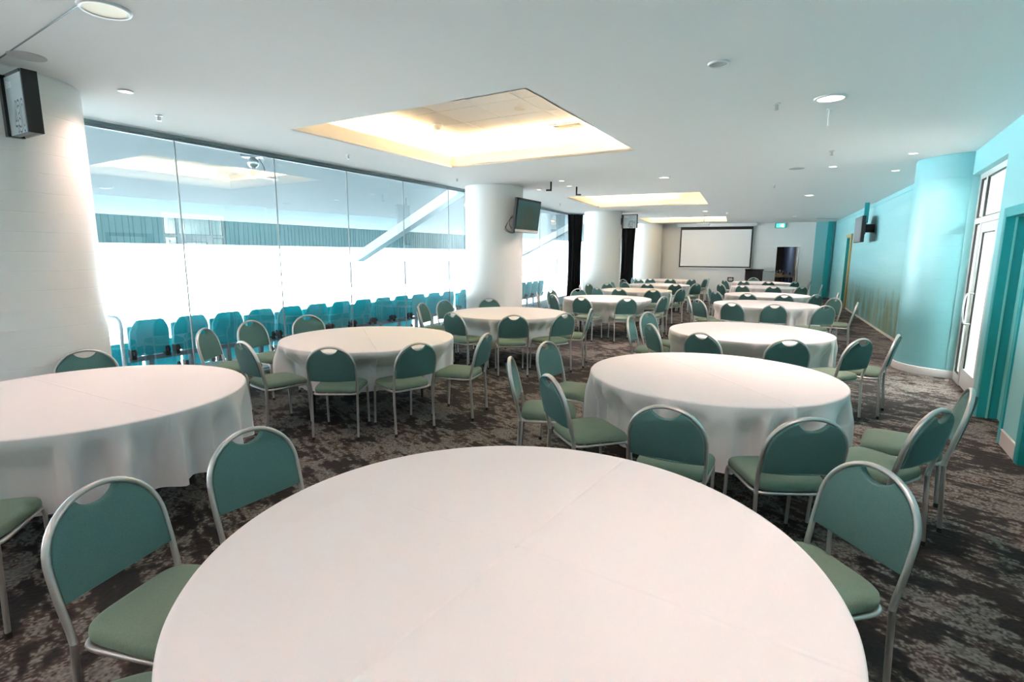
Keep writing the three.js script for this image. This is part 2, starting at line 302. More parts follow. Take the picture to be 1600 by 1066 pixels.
  const l = new THREE.RectAreaLight(0xffffff, 22, 2, 0.6); l.position.set(2.7, 2.77, 1.2); l.rotation.x = -Math.PI / 2; p.add(l);
}
// ---------------------------------------------------------------- right wall, far stretch with printed mural
{
  const A = along(R1, B1), L = A.len;
  const mural = canvasTexture(2048, 410, (g, w, h) => {
    g.fillStyle = 'rgb(132,190,196)'; g.fillRect(0, 0, w, h);
    const r0 = seed; seed = 99; const X = u => u / L * w, Y = m => h - m / 3 * h;
    for (let i = 0; i < 260; i++) {                                 // drifting streaks of printed mist
      const y = Y(0.2 + rnd() * 2.6), x = rnd() * w, l = 60 + rnd() * 260; g.globalAlpha = 0.05 + rnd() * 0.05;
      g.fillStyle = rnd() < 0.5 ? 'rgb(168,206,210)' : 'rgb(108,176,184)'; g.beginPath(); g.ellipse(x, y, l, 4 + rnd() * 14, 0, 0, 7); g.fill();
    }
    for (let k = 0; k < 46; k++) {                                  // misty trees standing along the foot of the print
      const u = 2.0 + rnd() * 8.2, top = 0.45 + rnd() * 0.55, col = ['rgb(112,140,112)', 'rgb(132,142,92)', 'rgb(88,140,132)'][k % 3];
      g.fillStyle = col;
      for (let b = 0; b < 44; b++) { const t = rnd(), hh = top * (1 - t), ww = 14 + 34 * t; g.globalAlpha = 0.07; g.beginPath(); g.ellipse(X(u) + (rnd() - 0.5) * ww, Y(hh), 6 + 12 * t, 9 + 14 * t, 0, 0, 7); g.fill(); }
      g.globalAlpha = 0.06; g.fillRect(X(u) - 1.5, Y(top * 0.95), 3, top / 3 * h);
    }
    g.globalAlpha = 1; seed = r0;
  });
  const w = structure('wall_mural', 'turquoise wall printed with misty olive trees', A.pos, A.turn);
  const g = new THREE.PlaneGeometry(1, 1);
  const m = std({ map: mural, roughness: 0.5 });
  const strip = (u0, u1, h0, h1) => { const b = box(u0, u1, h0, h1, 0, 0.3), p = b.attributes.position, uv = b.attributes.uv; for (let i = 0; i < p.count; i++) uv.setXY(i, p.getX(i) / L, p.getY(i) / 3); return b; };
  part(w, 'wall_panel', merge([strip(0, 10.3, 0, 3), strip(10.3, 11.4, 2.27, 3), strip(11.4, L + 0.2, 0, 3)]), m);
  part(w, 'wall_top', box(0, L + 0.2, 3, 3.8, 0, 0.3), M.aqua);
  const t = structure('trim_2', 'slim turquoise rail under the ceiling', A.pos, A.turn); part(t, 'rail', box(0.4, L, CEIL - 0.1, CEIL - 0.085, -0.015, 0), M.aqua);
  const sk = structure('baseboard_mural', 'thin cream skirting along the mural wall', A.pos, A.turn); part(sk, 'skirting', merge([box(0, 10.1, 0, 0.05, -0.012, 0), box(11.5, L, 0, 0.05, -0.012, 0)]), M.beige);
  const d = structure('door_4', 'olive wood door in a teal reveal along the mural wall', A.pos, A.turn);
  part(d, 'jamb', box(11.37, 11.4, 0, 2.27, -0.01, 0.24), M.teal); part(d, 'jamb', box(10.3, 10.33, 0, 2.27, -0.01, 0.24), M.teal); part(d, 'head', box(10.33, 11.37, 2.24, 2.27, -0.01, 0.24), M.teal);
  part(d, 'architrave', merge([box(10.13, 10.3, 0, 2.35, -0.05, -0.0005), box(10.3, 11.4, 2.27, 2.35, -0.05, -0.0005)]), M.olive);
  const leaf = part(d, 'door_leaf', box(10.33, 11.37, 0.01, 2.24, 0.16, 0.2), M.olive); part(leaf, 'handle', rbox(10.42, 10.54, 1.02, 1.045, 0.1, 0.12, 0.006), M.steel);
  // wall television
  const tv = thing('television', 'black television hung on the turquoise mural wall', 'television', A.pos, A.turn);
  const u0 = 6.1, u1 = 7.25;
  part(tv, 'casing', rbox(u0, u1, 2.0, 2.64, -0.34, -0.26, 0.012), M.black);
  part(tv, 'screen', box(u0 + 0.04, u1 - 0.04, 2.05, 2.6, -0.343, -0.338), std({ color: lin(0.2, 0.23, 0.26), roughness: 0.25 }));
  part(tv, 'wall_bracket', merge([box(u0 + 0.35, u1 - 0.35, 2.2, 2.5, -0.27, -0.2), box(u0 + 0.45, u0 + 0.6, 2.25, 2.45, -0.2, 0)]), M.black);
  part(tv, 'ceiling_post', box(u0 + 0.7, u0 + 0.8, 2.5, CEIL, -0.22, -0.12), M.teal);
}
// ---------------------------------------------------------------- back wall with screen, doors and the room beyond
const BW = along(L3, B1), bu = u => u + 1.39 - 0.15;                 // u measured on the photograph from (6.3, 23.4)
{
  const A = BW, w = structure('wall_back', 'white end wall with double doors', A.pos, A.turn), Z = 0;   // local +z = towards the room
  const L = A.len, o0 = bu(4.87), o1 = bu(5.7), c0 = bu(4.05);
  part(w, 'wall_panel', merge([box(-0.5, c0, 0, 3.8, -0.2, 0), box(c0, o1, 2.02, 3.8, -0.2, 0), box(o1, L + 0.4, 0, 3.8, -0.2, 0)]), M.plaster);
  part(w, 'mural_panel', box(bu(6.2), L, 0, CEIL, 0, 0.02), M.aqua);
  part(w, 'pilaster', box(L - 0.28, L - 0.1, 0, CEIL, 0.02, 0.14), M.teal);
  const d = structure('door_5', 'white double door with one leaf open to a dark dining room', A.pos, A.turn);
  part(d, 'frame', merge([box(o1, o1 + 0.07, 0, 2.07, -0.2, 0.03), box(c0 - 0.05, c0, 0, 2.07, -0.2, 0.03), box(c0, o1, 2.02, 2.07, -0.2, 0.03)]), M.whiteGloss);
  const leaf = part(d, 'door_leaf', box(c0, o0, 0.01, 2.02, -0.06, -0.01), M.plaster);
  part(leaf, 'push_bar', merge([box(c0 + 0.15, o0 - 0.06, 1.0, 1.04, 0.03, 0.06), box(o0 - 0.12, o0 - 0.05, 0.98, 1.06, -0.01, 0.06), box(c0 + 0.15, c0 + 0.2, 0.98, 1.06, -0.01, 0.06)]), M.steel);
  part(d, 'door_leaf', box(o1 - 0.05, o1, 0.01, 2.02, -1.0, -0.2), M.plaster);
  // projection screen with its housing
  const s = thing('projection_screen', 'wide white projection screen with a black border', 'screen', A.pos, A.turn);
  part(s, 'housing', rbox(bu(0.9), bu(4.05), 2.86, 2.995, 0.02, 0.2, 0.02), M.whiteGloss);
  part(s, 'border', merge([box(bu(1.05), bu(3.92), 2.74, 2.86, 0.1, 0.106), box(bu(1.05), bu(3.92), 1.15, 1.2, 0.1, 0.106), box(bu(1.05), bu(1.1), 1.2, 2.74, 0.1, 0.106), box(bu(3.87), bu(3.92), 1.2, 2.74, 0.1, 0.106)]), M.black);
  part(s, 'canvas', box(bu(1.1), bu(3.87), 1.2, 2.8, 0.098, 0.104), M.screen);
  part(s, 'bottom_bar', rbox(bu(1.02), bu(3.95), 1.12, 1.15, 0.09, 0.12, 0.01), M.whiteGloss);
  // things along the wall
  const ex = thing('exit_sign', 'small green illuminated exit sign above the double doors', 'sign', A.pos, A.turn);
  part(ex, 'casing', rbox(bu(4.72), bu(5.12), 2.78, 2.97, 0.02, 0.09, 0.01), std({ color: lin(0.05, 0.4, 0.33), roughness: 0.4 }));
  part(ex, 'sign_face', box(bu(4.76), bu(5.08), 2.8, 2.95, 0.09, 0.093), std({ color: lin(0.1, 0.55, 0.45), emissive: lin(0.05, 0.55, 0.42), emissiveIntensity: 0.8, roughness: 0.4 }));
  { const x = bu(4.92), k = (a, b, c, e) => { const m = box(-0.006, 0.006, 0, Math.hypot(c - a, e - b), 0.093, 0.096); m.rotateZ(Math.atan2(-(c - a), e - b)).translate(x + a, 2.81 + b, 0); return m; };   // the running figure and the doorway it runs to
    const m = part(ex, 'running_figure', merge([k(0, 0.055, 0.012, 0.095), k(0, 0.055, -0.03, 0.02), k(0, 0.055, 0.03, 0.045), k(0.03, 0.045, 0.035, 0.01), k(0.01, 0.09, -0.025, 0.07), k(0.01, 0.09, 0.04, 0.075), cyl(0.012, 0.012, 0.093, 0.096, 12).rotateX(Math.PI / 2).translate(x + 0.02, 2.92, 0), box(x + 0.06, x + 0.11, 2.81, 2.94, 0.093, 0.0955)]), std({ color: lin(0.9, 0.95, 0.92), emissive: lin(0.8, 1, 0.95), emissiveIntensity: 0.9, roughness: 0.4 })); m.userData.label = 'white running figure'; }
  const lec = thing('lectern', 'black box lectern between the screen and the double doors', 'lectern', A.pos, A.turn);
  part(lec, 'cabinet', rbox(bu(3.72), bu(4.36), 0.03, 1.06, 0.35, 0.85, 0.012), M.black);
  part(lec, 'top_shelf', rbox(bu(3.7), bu(4.38), 1.06, 1.12, 0.33, 0.88, 0.01), M.blackGloss);
  part(lec, 'plinth', box(bu(3.76), bu(4.32), 0, 0.03, 0.4, 0.8), M.rubber);
  const so = thing('wall_socket', 'small wall socket plate with black surround below the screen', 'socket', A.pos, A.turn);
  part(so, 'plate', rbox(bu(3.06), bu(3.3), 0.55, 0.75, 0, 0.02, 0.004), M.black); part(so, 'insert', box(bu(3.1), bu(3.26), 0.6, 0.71, 0.02, 0.024), M.beige);
  // the room beyond the open leaf
  const n = structure('wall_beyond', 'dark dining room seen through the open door', A.pos, A.turn);
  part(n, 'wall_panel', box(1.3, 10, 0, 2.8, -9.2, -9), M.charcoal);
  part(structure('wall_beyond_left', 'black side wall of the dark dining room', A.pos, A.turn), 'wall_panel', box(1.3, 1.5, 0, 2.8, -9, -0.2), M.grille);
  part(structure('wall_beyond_right', 'blue side wall of the dark dining room', A.pos, A.turn), 'blue_wall', box(bu(5.92), bu(6.02), 0, 2.8, -9, -0.22), std({ color: lin(0.13, 0.24, 0.5), roughness: 0.6 }));
  part(structure('ceiling_beyond', 'ceiling of the dark dining room', A.pos, A.turn), 'ceiling_board', box(1.3, 10, 2.8, 2.9, -9.2, -0.2), M.plaster);
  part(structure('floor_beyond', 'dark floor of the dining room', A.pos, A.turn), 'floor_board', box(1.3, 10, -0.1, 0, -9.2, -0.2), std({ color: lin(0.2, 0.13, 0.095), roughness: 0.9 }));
  const pl = thing('ceiling_panel_light', 'warm ceiling panel glowing in the dark dining room', 'light', A.pos, A.turn);
  part(pl, 'diffuser', box(bu(4.6), bu(5.5), 2.77, 2.8, -5.5, -4.9), M.lampOn);
  const l = new THREE.RectAreaLight(new THREE.Color(1, 0.8, 0.6), 4, 0.9, 0.6); l.position.set(bu(5.05), 2.76, -5.2); l.rotation.x = -Math.PI / 2; pl.add(l);
  for (let k = 0; k < 4; k++) {
    const z = -1.9 - k * 1.5, t = thing('dining_table', `dark dining table laid with glasses, ${['first', 'second', 'third', 'fourth'][k]} beyond the open door`, 'table', A.pos, A.turn, 'tables in the dark room');
    part(t, 'tabletop', rbox(bu(4.3), bu(5.75), 0.72, 0.75, z - 0.4, z + 0.4, 0.008), M.wood);
    for (const [i, j] of [[4.38, -0.32], [5.68, -0.32], [4.38, 0.32], [5.68, 0.32]]) part(t, 'leg', cyl(0.02, 0.025, 0, 0.72, 10).translate(bu(i), 0, z + j), M.black);
    for (let q = 0; q < 5; q++) {
      const gl = thing('drinking_glass', `small glass standing on the ${['first', 'second', 'third', 'fourth'][k]} dark table beyond the open door`, 'glass', A.pos, A.turn, 'glasses in the dark room');
      part(gl, 'bowl', new THREE.LatheGeometry([[0.001, 0], [0.035, 0], [0.034, 0.006], [0.006, 0.012], [0.005, 0.07], [0.035, 0.1], [0.038, 0.15], [0.033, 0.19]].map(p => new THREE.Vector2(...p)), 16).translate(bu(4.5 + q * 0.28), 0.75, z + (q % 2 ? 0.15 : -0.1)), M.grille);
    }
  }
}

// ---------------------------------------------------------------- ceiling fittings
function downlight(x, f, d, on, label, power = 0, group) {
  const o = thing('downlight', label, 'light', [x, CEIL, -f], 0, group), r = d / 2;
  part(o, 'trim_ring', new THREE.LatheGeometry([[r * 0.78, -0.002], [r * 0.82, -0.012], [r * 0.95, -0.01], [r, -0.001], [r, 0.001]].map(p => new THREE.Vector2(...p)), 40), M.whiteGloss);
  part(o, on ? 'lamp_face' : 'lamp_recess', cyl(r * 0.79, r * 0.79, -0.006, -0.002, 32), on === 2 ? M.lampOn : on === 1 ? M.lampDim : M.grille);
  if (power) {
    const s = new THREE.SpotLight(new THREE.Color(1, 0.69, 0.6), power * 1.2, 0, 1.15, 0.9, 2); s.position.set(0, -0.03, 0); s.target.position.set(0, -2, 0); s.castShadow = true; s.shadow.radius = 5; o.add(s, s.target);
  }
  return o;
}
const DL = 'round ceiling downlight ';
{
  let p = at(164, 14, CEIL); downlight(...p, 0.26, 1, 'large cream round ceiling light by the ceiling joint', 1.8);
  p = at(1298, 153, CEIL); downlight(...p, 0.26, 2, 'large bright round downlight above the rod by the glazed doors', 9);
  p = at(196, 142, CEIL); downlight(...p, 0.12, 2, 'small lit downlight beside the 430 column', 2.5);
  p = at(1123, 99, CEIL); downlight(...p, 0.15, 0, 'small unlit swivel downlight in the ceiling');
  for (const [x, y] of [[1428, 239], [1400, 266], [1302, 260]]) downlight(...at(x, y, CEIL), 0.12, 2, 'small lit downlight near the turquoise column', 2.5, 'downlights by the turquoise column');
  for (const [x, y] of [[1038, 277], [1265, 305], [1242, 338], [1102, 330]]) downlight(...at(x, y, CEIL), 0.2, 2, 'lit downlight in the far half of the ceiling', 7, 'far ceiling downlights');
  for (const [x, y] of [[878, 282], [889, 290.5], [842, 296]]) downlight(...at(x, y, CEIL), 0.12, 2, 'small lit downlight by the television column', 2.5, 'downlights by the television column');
  for (const [x, f, p8] of [[0.85, 1.35, 3.4], [-1.26, -1.0, 6], [-4.3, 0.1, 3], [-3.0, -0.6, 3]]) downlight(x, f, 0.26, 2, 'unseen large lit round downlight for fill behind the rows of tables', p8, 'unseen fill downlights at the rear of the room');  // out of view above and behind the eye, put in as fill
  const sp = (px, py, label) => { const o = thing('ceiling_speaker', label, 'speaker', [...((q) => [q[0], CEIL, -q[1]])(at(px, py, CEIL))]); part(o, 'grille', new THREE.LatheGeometry([[0.001, -0.006], [0.09, -0.006], [0.108, -0.003], [0.11, 0]].map(q => new THREE.Vector2(...q)), 40), M.grille); };
  sp(42, 88, 'flat grey round ceiling speaker beside the ceiling joint'); sp(1245, 263.5, 'flat grey round ceiling speaker in the middle of the ceiling');
  for (const [px, py] of [[248, 180], [544, 242], [714, 279], [1214, 162], [1300, 236], [1210, 289], [875, 318], [1136, 332]]) {
    const q = at(px, py, CEIL), o = thing('sprinkler_head', 'small steel sprinkler head under the ceiling', 'sprinkler', [q[0], CEIL, -q[1]], 0, 'ceiling sprinklers');
    part(o, 'escutcheon', cyl(0.035, 0.03, -0.008, 0, 20), M.whiteGloss); part(o, 'frame', merge([cyl(0.007, 0.007, -0.05, -0.008, 10), cyl(0.004, 0.004, -0.05, -0.01, 8).translate(0.012, 0, 0), cyl(0.004, 0.004, -0.05, -0.01, 8).translate(-0.012, 0, 0)]), M.steel); part(o, 'deflector', cyl(0.02, 0.02, -0.055, -0.05, 16), M.steel);
  }
  { const q = at(1296, 170, CEIL), o = thing('antenna_rod', 'thin white rod hanging from the ceiling below the bright downlight', 'rod', [q[0], CEIL, -q[1]]); part(o, 'rod', cyl(0.004, 0.006, -0.15, 0, 10), M.whiteGloss); part(o, 'mount', cyl(0.022, 0.02, -0.012, 0, 20), M.whiteGloss); }
  for (const [px, py, a] of [[861, 284, 1], [901, 292, -1]]) {      // small black L hooks
    const q = at(px, py, CEIL), o = thing('ceiling_hook', 'small black L-shaped hook hanging from the ceiling', 'hook', [q[0], CEIL, -q[1]], 0, 'ceiling hooks');
    part(o, 'stem', box(-0.014, 0.014, -0.17, 0, -0.014, 0.014), M.black); part(o, 'foot', box(a > 0 ? -0.09 : 0.014, a > 0 ? -0.014 : 0.09, -0.17, -0.142, -0.014, 0.014), M.black);
  }
  const slots = [[1277, 341, 1310, 341.4, 'long dark slot diffuser in the ceiling near the mural corner'], [1049, 353.5, 1063, 353.5, 'short dark slot diffuser above the projection screen']];
  for (const [x0, y0, x1, y1, label] of slots) { const A = along(at(x0, y0, CEIL), at(x1, y1, CEIL)), o = thing('slot_diffuser', label, 'air vent', A.pos, A.turn); part(o, 'slot', box(0, A.len, CEIL - 0.004, CEIL + 0.001, -0.06, 0.06), M.black); part(o, 'edge', merge([box(-0.02, A.len + 0.02, CEIL - 0.008, CEIL + 0.001, -0.08, -0.06), box(-0.02, A.len + 0.02, CEIL - 0.008, CEIL + 0.001, 0.06, 0.08)]), M.whiteGloss); }
  // coffer fittings: hidden cove battens, detector dome, square air diffuser
  COFFERS.forEach(([x, f, deg, h], i) => {
    const a = THREE.MathUtils.degToRad(deg), where = ['coffer before the television column', 'coffer before the 431 sign column', 'coffer by the projection screen'][i];
    const strips = [[[-h - 0.17, -0.55, -h - 0.17, h - 0.15], [-h + 0.25, h + 0.17, h - 0.05, h + 0.17]], [[-h - 0.17, -h + 0.2, -h - 0.17, h - 0.1], [-h + 0.1, h + 0.17, 0.4, h + 0.17]], [[-h - 0.17, -h + 0.2, -h - 0.17, h - 0.1], [-h + 0.1, h + 0.17, h - 0.1, h + 0.17]]][i];
    strips.push([h + 0.17, -h + 0.3, h + 0.17, h - 0.2], [-0.7, -h - 0.17, h - 0.2, -h - 0.17]);
    strips.forEach(([x0, y0, x1, y1], si) => {
      const o = thing('cove_light', 'warm cove light batten hidden in the ' + where, 'light', [x, CEIL, -f], -a, 'cove lights of the ' + where), l = Math.hypot(x1 - x0, y1 - y0), cx = (x0 + x1) / 2, cy = (y0 + y1) / 2, tv = Math.abs(x1 - x0) < 0.01;
      part(o, 'batten', tv ? box(cx - 0.04, cx + 0.04, 0.031, 0.07, -cy - l / 2, -cy + l / 2) : box(cx - l / 2, cx + l / 2, 0.031, 0.07, -cy - 0.04, -cy + 0.04), M.whiteGloss);
      part(o, 'light_tube', tv ? box(cx - 0.014, cx + 0.014, 0.07, 0.095, -cy - l / 2 + 0.03, -cy + l / 2 - 0.03) : box(cx - l / 2 + 0.03, cx + l / 2 - 0.03, 0.07, 0.095, -cy - 0.014, -cy + 0.014), M.tubeOn);
      const r = new THREE.RectAreaLight(new THREE.Color(1, 0.74, 0.44), si < 2 ? 26 : 13, tv ? 0.09 : l - 0.06, tv ? l - 0.06 : 0.09); r.position.set(cx, 0.11, -cy); r.rotation.x = Math.PI / 2; o.add(r);
    });
  });
  const q = at(684, 196, 3.39), o = thing('smoke_detector', 'round white detector dome inside the coffer before the television column', 'detector', [q[0], 3.4, -q[1]]); part(o, 'base', cyl(0.075, 0.07, -0.025, 0, 28), M.whiteGloss); part(o, 'dome', new THREE.SphereGeometry(0.06, 24, 10, 0, 7, Math.PI / 2, Math.PI / 2).scale(1, 0.8, 1).translate(0, -0.025, 0), M.lens);
  const q2 = at(812, 170, 3.39), o2 = thing('smoke_detector', 'flat cream disc inside the coffer before the television column', 'detector', [q2[0], 3.4, -q2[1]]); part(o2, 'disc', cyl(0.07, 0.065, -0.015, 0, 28), M.beige);
  const q3 = at(893, 199, 3.39), v = thing('air_diffuser', 'square louvred air diffuser inside the coffer before the television column', 'air vent', [q3[0], 3.4, -q3[1]], -THREE.MathUtils.degToRad(30.2));
  part(v, 'frame', merge([box(-0.24, 0.24, -0.014, 0, -0.24, -0.2), box(-0.24, 0.24, -0.014, 0, 0.2, 0.24), box(-0.24, -0.2, -0.014, 0, -0.2, 0.2), box(0.2, 0.24, -0.014, 0, -0.2, 0.2)]), M.beige); part(v, 'backing', box(-0.2, 0.2, -0.004, 0, -0.2, 0.2), M.black);
  for (let k = 0; k < 7; k++) part(v, 'slat', box(-0.2, 0.2, -0.002, 0.002, -0.018, 0.018).rotateX(0.6).translate(0, -0.012, -0.17 + k * 0.057), M.beige);
}
// far ceiling projector, at the screen end
{
  const q = at(1100, 337, CEIL), o = thing('projector', 'ceiling projector on a short pole before the projection screen', 'projector', [q[0], CEIL, -q[1]], -0.4);
  part(o, 'mount_plate', cyl(0.09, 0.09, -0.015, 0, 20), M.beige); part(o, 'pole', cyl(0.02, 0.02, -0.22, -0.015, 12), M.steel); part(o, 'bracket', merge([box(-0.16, 0.16, -0.235, -0.22, -0.03, 0.03), box(-0.03, 0.03, -0.235, -0.22, -0.12, 0.12)]), M.beige);
  part(o, 'body', rbox(-0.2, 0.2, -0.33, -0.24, -0.14, 0.14, 0.02), M.whiteGloss); part(o, 'lens', cyl(0.04, 0.045, 0, 0.05, 20).rotateX(-Math.PI / 2).translate(0.09, -0.285, -0.14), M.blackGloss);
}
// ---------------------------------------------------------------- number signs on the columns
function numberSign(x, f, axisDeg, number, big, label) {
  // local x = out from the column into the room, local z faces back down the room
  const o = thing('number_sign', label, 'sign', [x, 0, -f], -THREE.MathUtils.degToRad(axisDeg)), h0 = 2.49, h1 = 2.91, w = big;
  const face = canvasTexture(256, 256, (g, W, H) => { g.fillStyle = '#aab6b9'; g.fillRect(0, 0, W, H); g.fillStyle = '#dfe6e6'; g.font = 'bold 46px sans-serif'; g.fillText('Box', 18, 50); g.lineJoin = 'round'; g.save(); g.font = '176px sans-serif'; g.scale(0.56, 1); [...number].forEach((ch, i) => { const X = (92 + i * 54) / 0.56; g.strokeStyle = '#2f3c42'; g.lineWidth = 17; g.strokeText(ch, X, 244); g.fillStyle = '#aab6b9'; g.fillText(ch, X, 244); }); g.restore(); });
  part(o, 'panel', box(0.05, w, h0, h1 - 0.02, -0.02, 0.03), std({ color: lin(0.4, 0.43, 0.44), roughness: 0.5 }));
  const g = new THREE.PlaneGeometry(w - 0.05, h1 - 0.02 - h0).translate((w + 0.05) / 2, (h0 + h1 - 0.02) / 2, 0.0306); part(o, 'printed_face', g, std({ map: face, roughness: 0.5 }), null, 'grey face with the number ' + number);
  part(o, 'channel', box(0, 0.05, h0 - 0.005, h1, -0.05, 0.05), M.blackGloss); part(o, 'channel', box(0.0, w, h1 - 0.02, h1, -0.05, 0.035), M.blackGloss); part(o, 'end_plate', box(w, w + 0.02, h0, h1, -0.06, 0.03), M.black); part(o, 'rear_panel', box(0.05, w, h0, h1 - 0.02, -0.06, -0.045), M.grille);
  part(o, 'wall_arm', box(-0.12, 0, 2.6, 2.8, -0.02, 0.02), M.black);
}
numberSign(-3.71, 4.11, 30.5, '430', 0.34, 'black framed grey sign numbered 430 on the thick column');
numberSign(3.45, 17.0, 25, '431', 0.46, 'black framed grey sign numbered 431 on the column behind the curtain');

// ---------------------------------------------------------------- television on the second column
{
  const o = thing('television', 'black flat television on a bracket on the white column', 'television', [0.3, 2.4, -10.75], -THREE.MathUtils.degToRad(-60));
  // local z faces the room
  const t = new THREE.Group(); const tilt = 0.12;
  const put = g => g.rotateX(tilt);
  part(o, 'casing', put(rbox(-0.5, 0.5, -0.32, 0.33, -0.05, 0.01, 0.015)), M.black); part(o, 'screen', put(box(-0.455, 0.455, -0.25, 0.29, 0.008, 0.014)), M.screenGlass); part(o, 'speaker_bar', put(box(-0.47, 0.47, -0.31, -0.262, 0.009, 0.014)), M.grille);
  part(o, 'bracket', merge([box(-0.12, 0.12, -0.12, 0.12, -0.1, -0.05), box(-0.05, 0.05, -0.05, 0.05, -0.15, -0.1), box(-0.1, 0.1, -0.15, 0.15, -0.165, -0.15)]), M.black);
  const loops = []; const r0 = seed; seed = 5; for (let k = 0; k < 5; k++) { const b = rnd() * 0.1; loops.push(sweep(curve([[-0.3, 0.02, -0.08], [-0.42 - b, 0.0 - b, -0.12], [-0.45 - b, -0.14 - b * 1.5, -0.12 - b], [-0.3, -0.24 - b, -0.14], [-0.15, -0.1, -0.12]], 24), 0.005, 0.005, new THREE.Vector3(0, 0, 1), 5)); } seed = r0;
  part(o, 'cable_bundle', merge(loops), M.rubber);
}
// ---------------------------------------------------------------- black curtains
function drape(x, f, turn, w, label) {
  const o = thing('curtain', label, 'curtain', [x, 0, -f], turn), nx = 80, ny = 12, pos = [], idx = [], uv = [];
  for (let j = 0; j <= ny; j++) for (let i = 0; i <= nx; i++) { const t = j / ny, u = i / nx, gather = 1 - 0.14 * Math.sin(t * Math.PI); pos.push((u - 0.5) * w * gather, 0.015 + t * (CEIL - 0.05), 0.055 * Math.sin(u * 46 + Math.sin(u * 9) * 2) * (0.75 + 0.25 * Math.cos(t * 3)) + 0.02 * Math.sin(u * 17 + t * 3)); uv.push(u, t); }
  for (let j = 0; j < ny; j++) for (let i = 0; i < nx; i++) { const a = j * (nx + 1) + i; idx.push(a, a + 1, a + nx + 2, a, a + nx + 2, a + nx + 1); }
  const g = new THREE.BufferGeometry(); g.setAttribute('position', new THREE.Float32BufferAttribute(pos, 3)); g.setAttribute('uv', new THREE.Float32BufferAttribute(uv, 2)); g.setIndex(idx); g.computeVertexNormals();
  const m = M.curtain.clone(); m.side = THREE.DoubleSide; part(o, 'drape', g, m); part(o, 'rail', box(-w / 2 - 0.1, w / 2 + 0.1, CEIL - 0.04, CEIL - 0.005, -0.02, 0.02), M.darkTrack);
}
drape(2.06, 17.75, THREE.MathUtils.degToRad(20), 0.55, 'black curtain gathered beside the 431 sign column by the glass');
drape(4.78, 22.2, THREE.MathUtils.degToRad(15), 0.66, 'black curtain gathered beside the corner column');

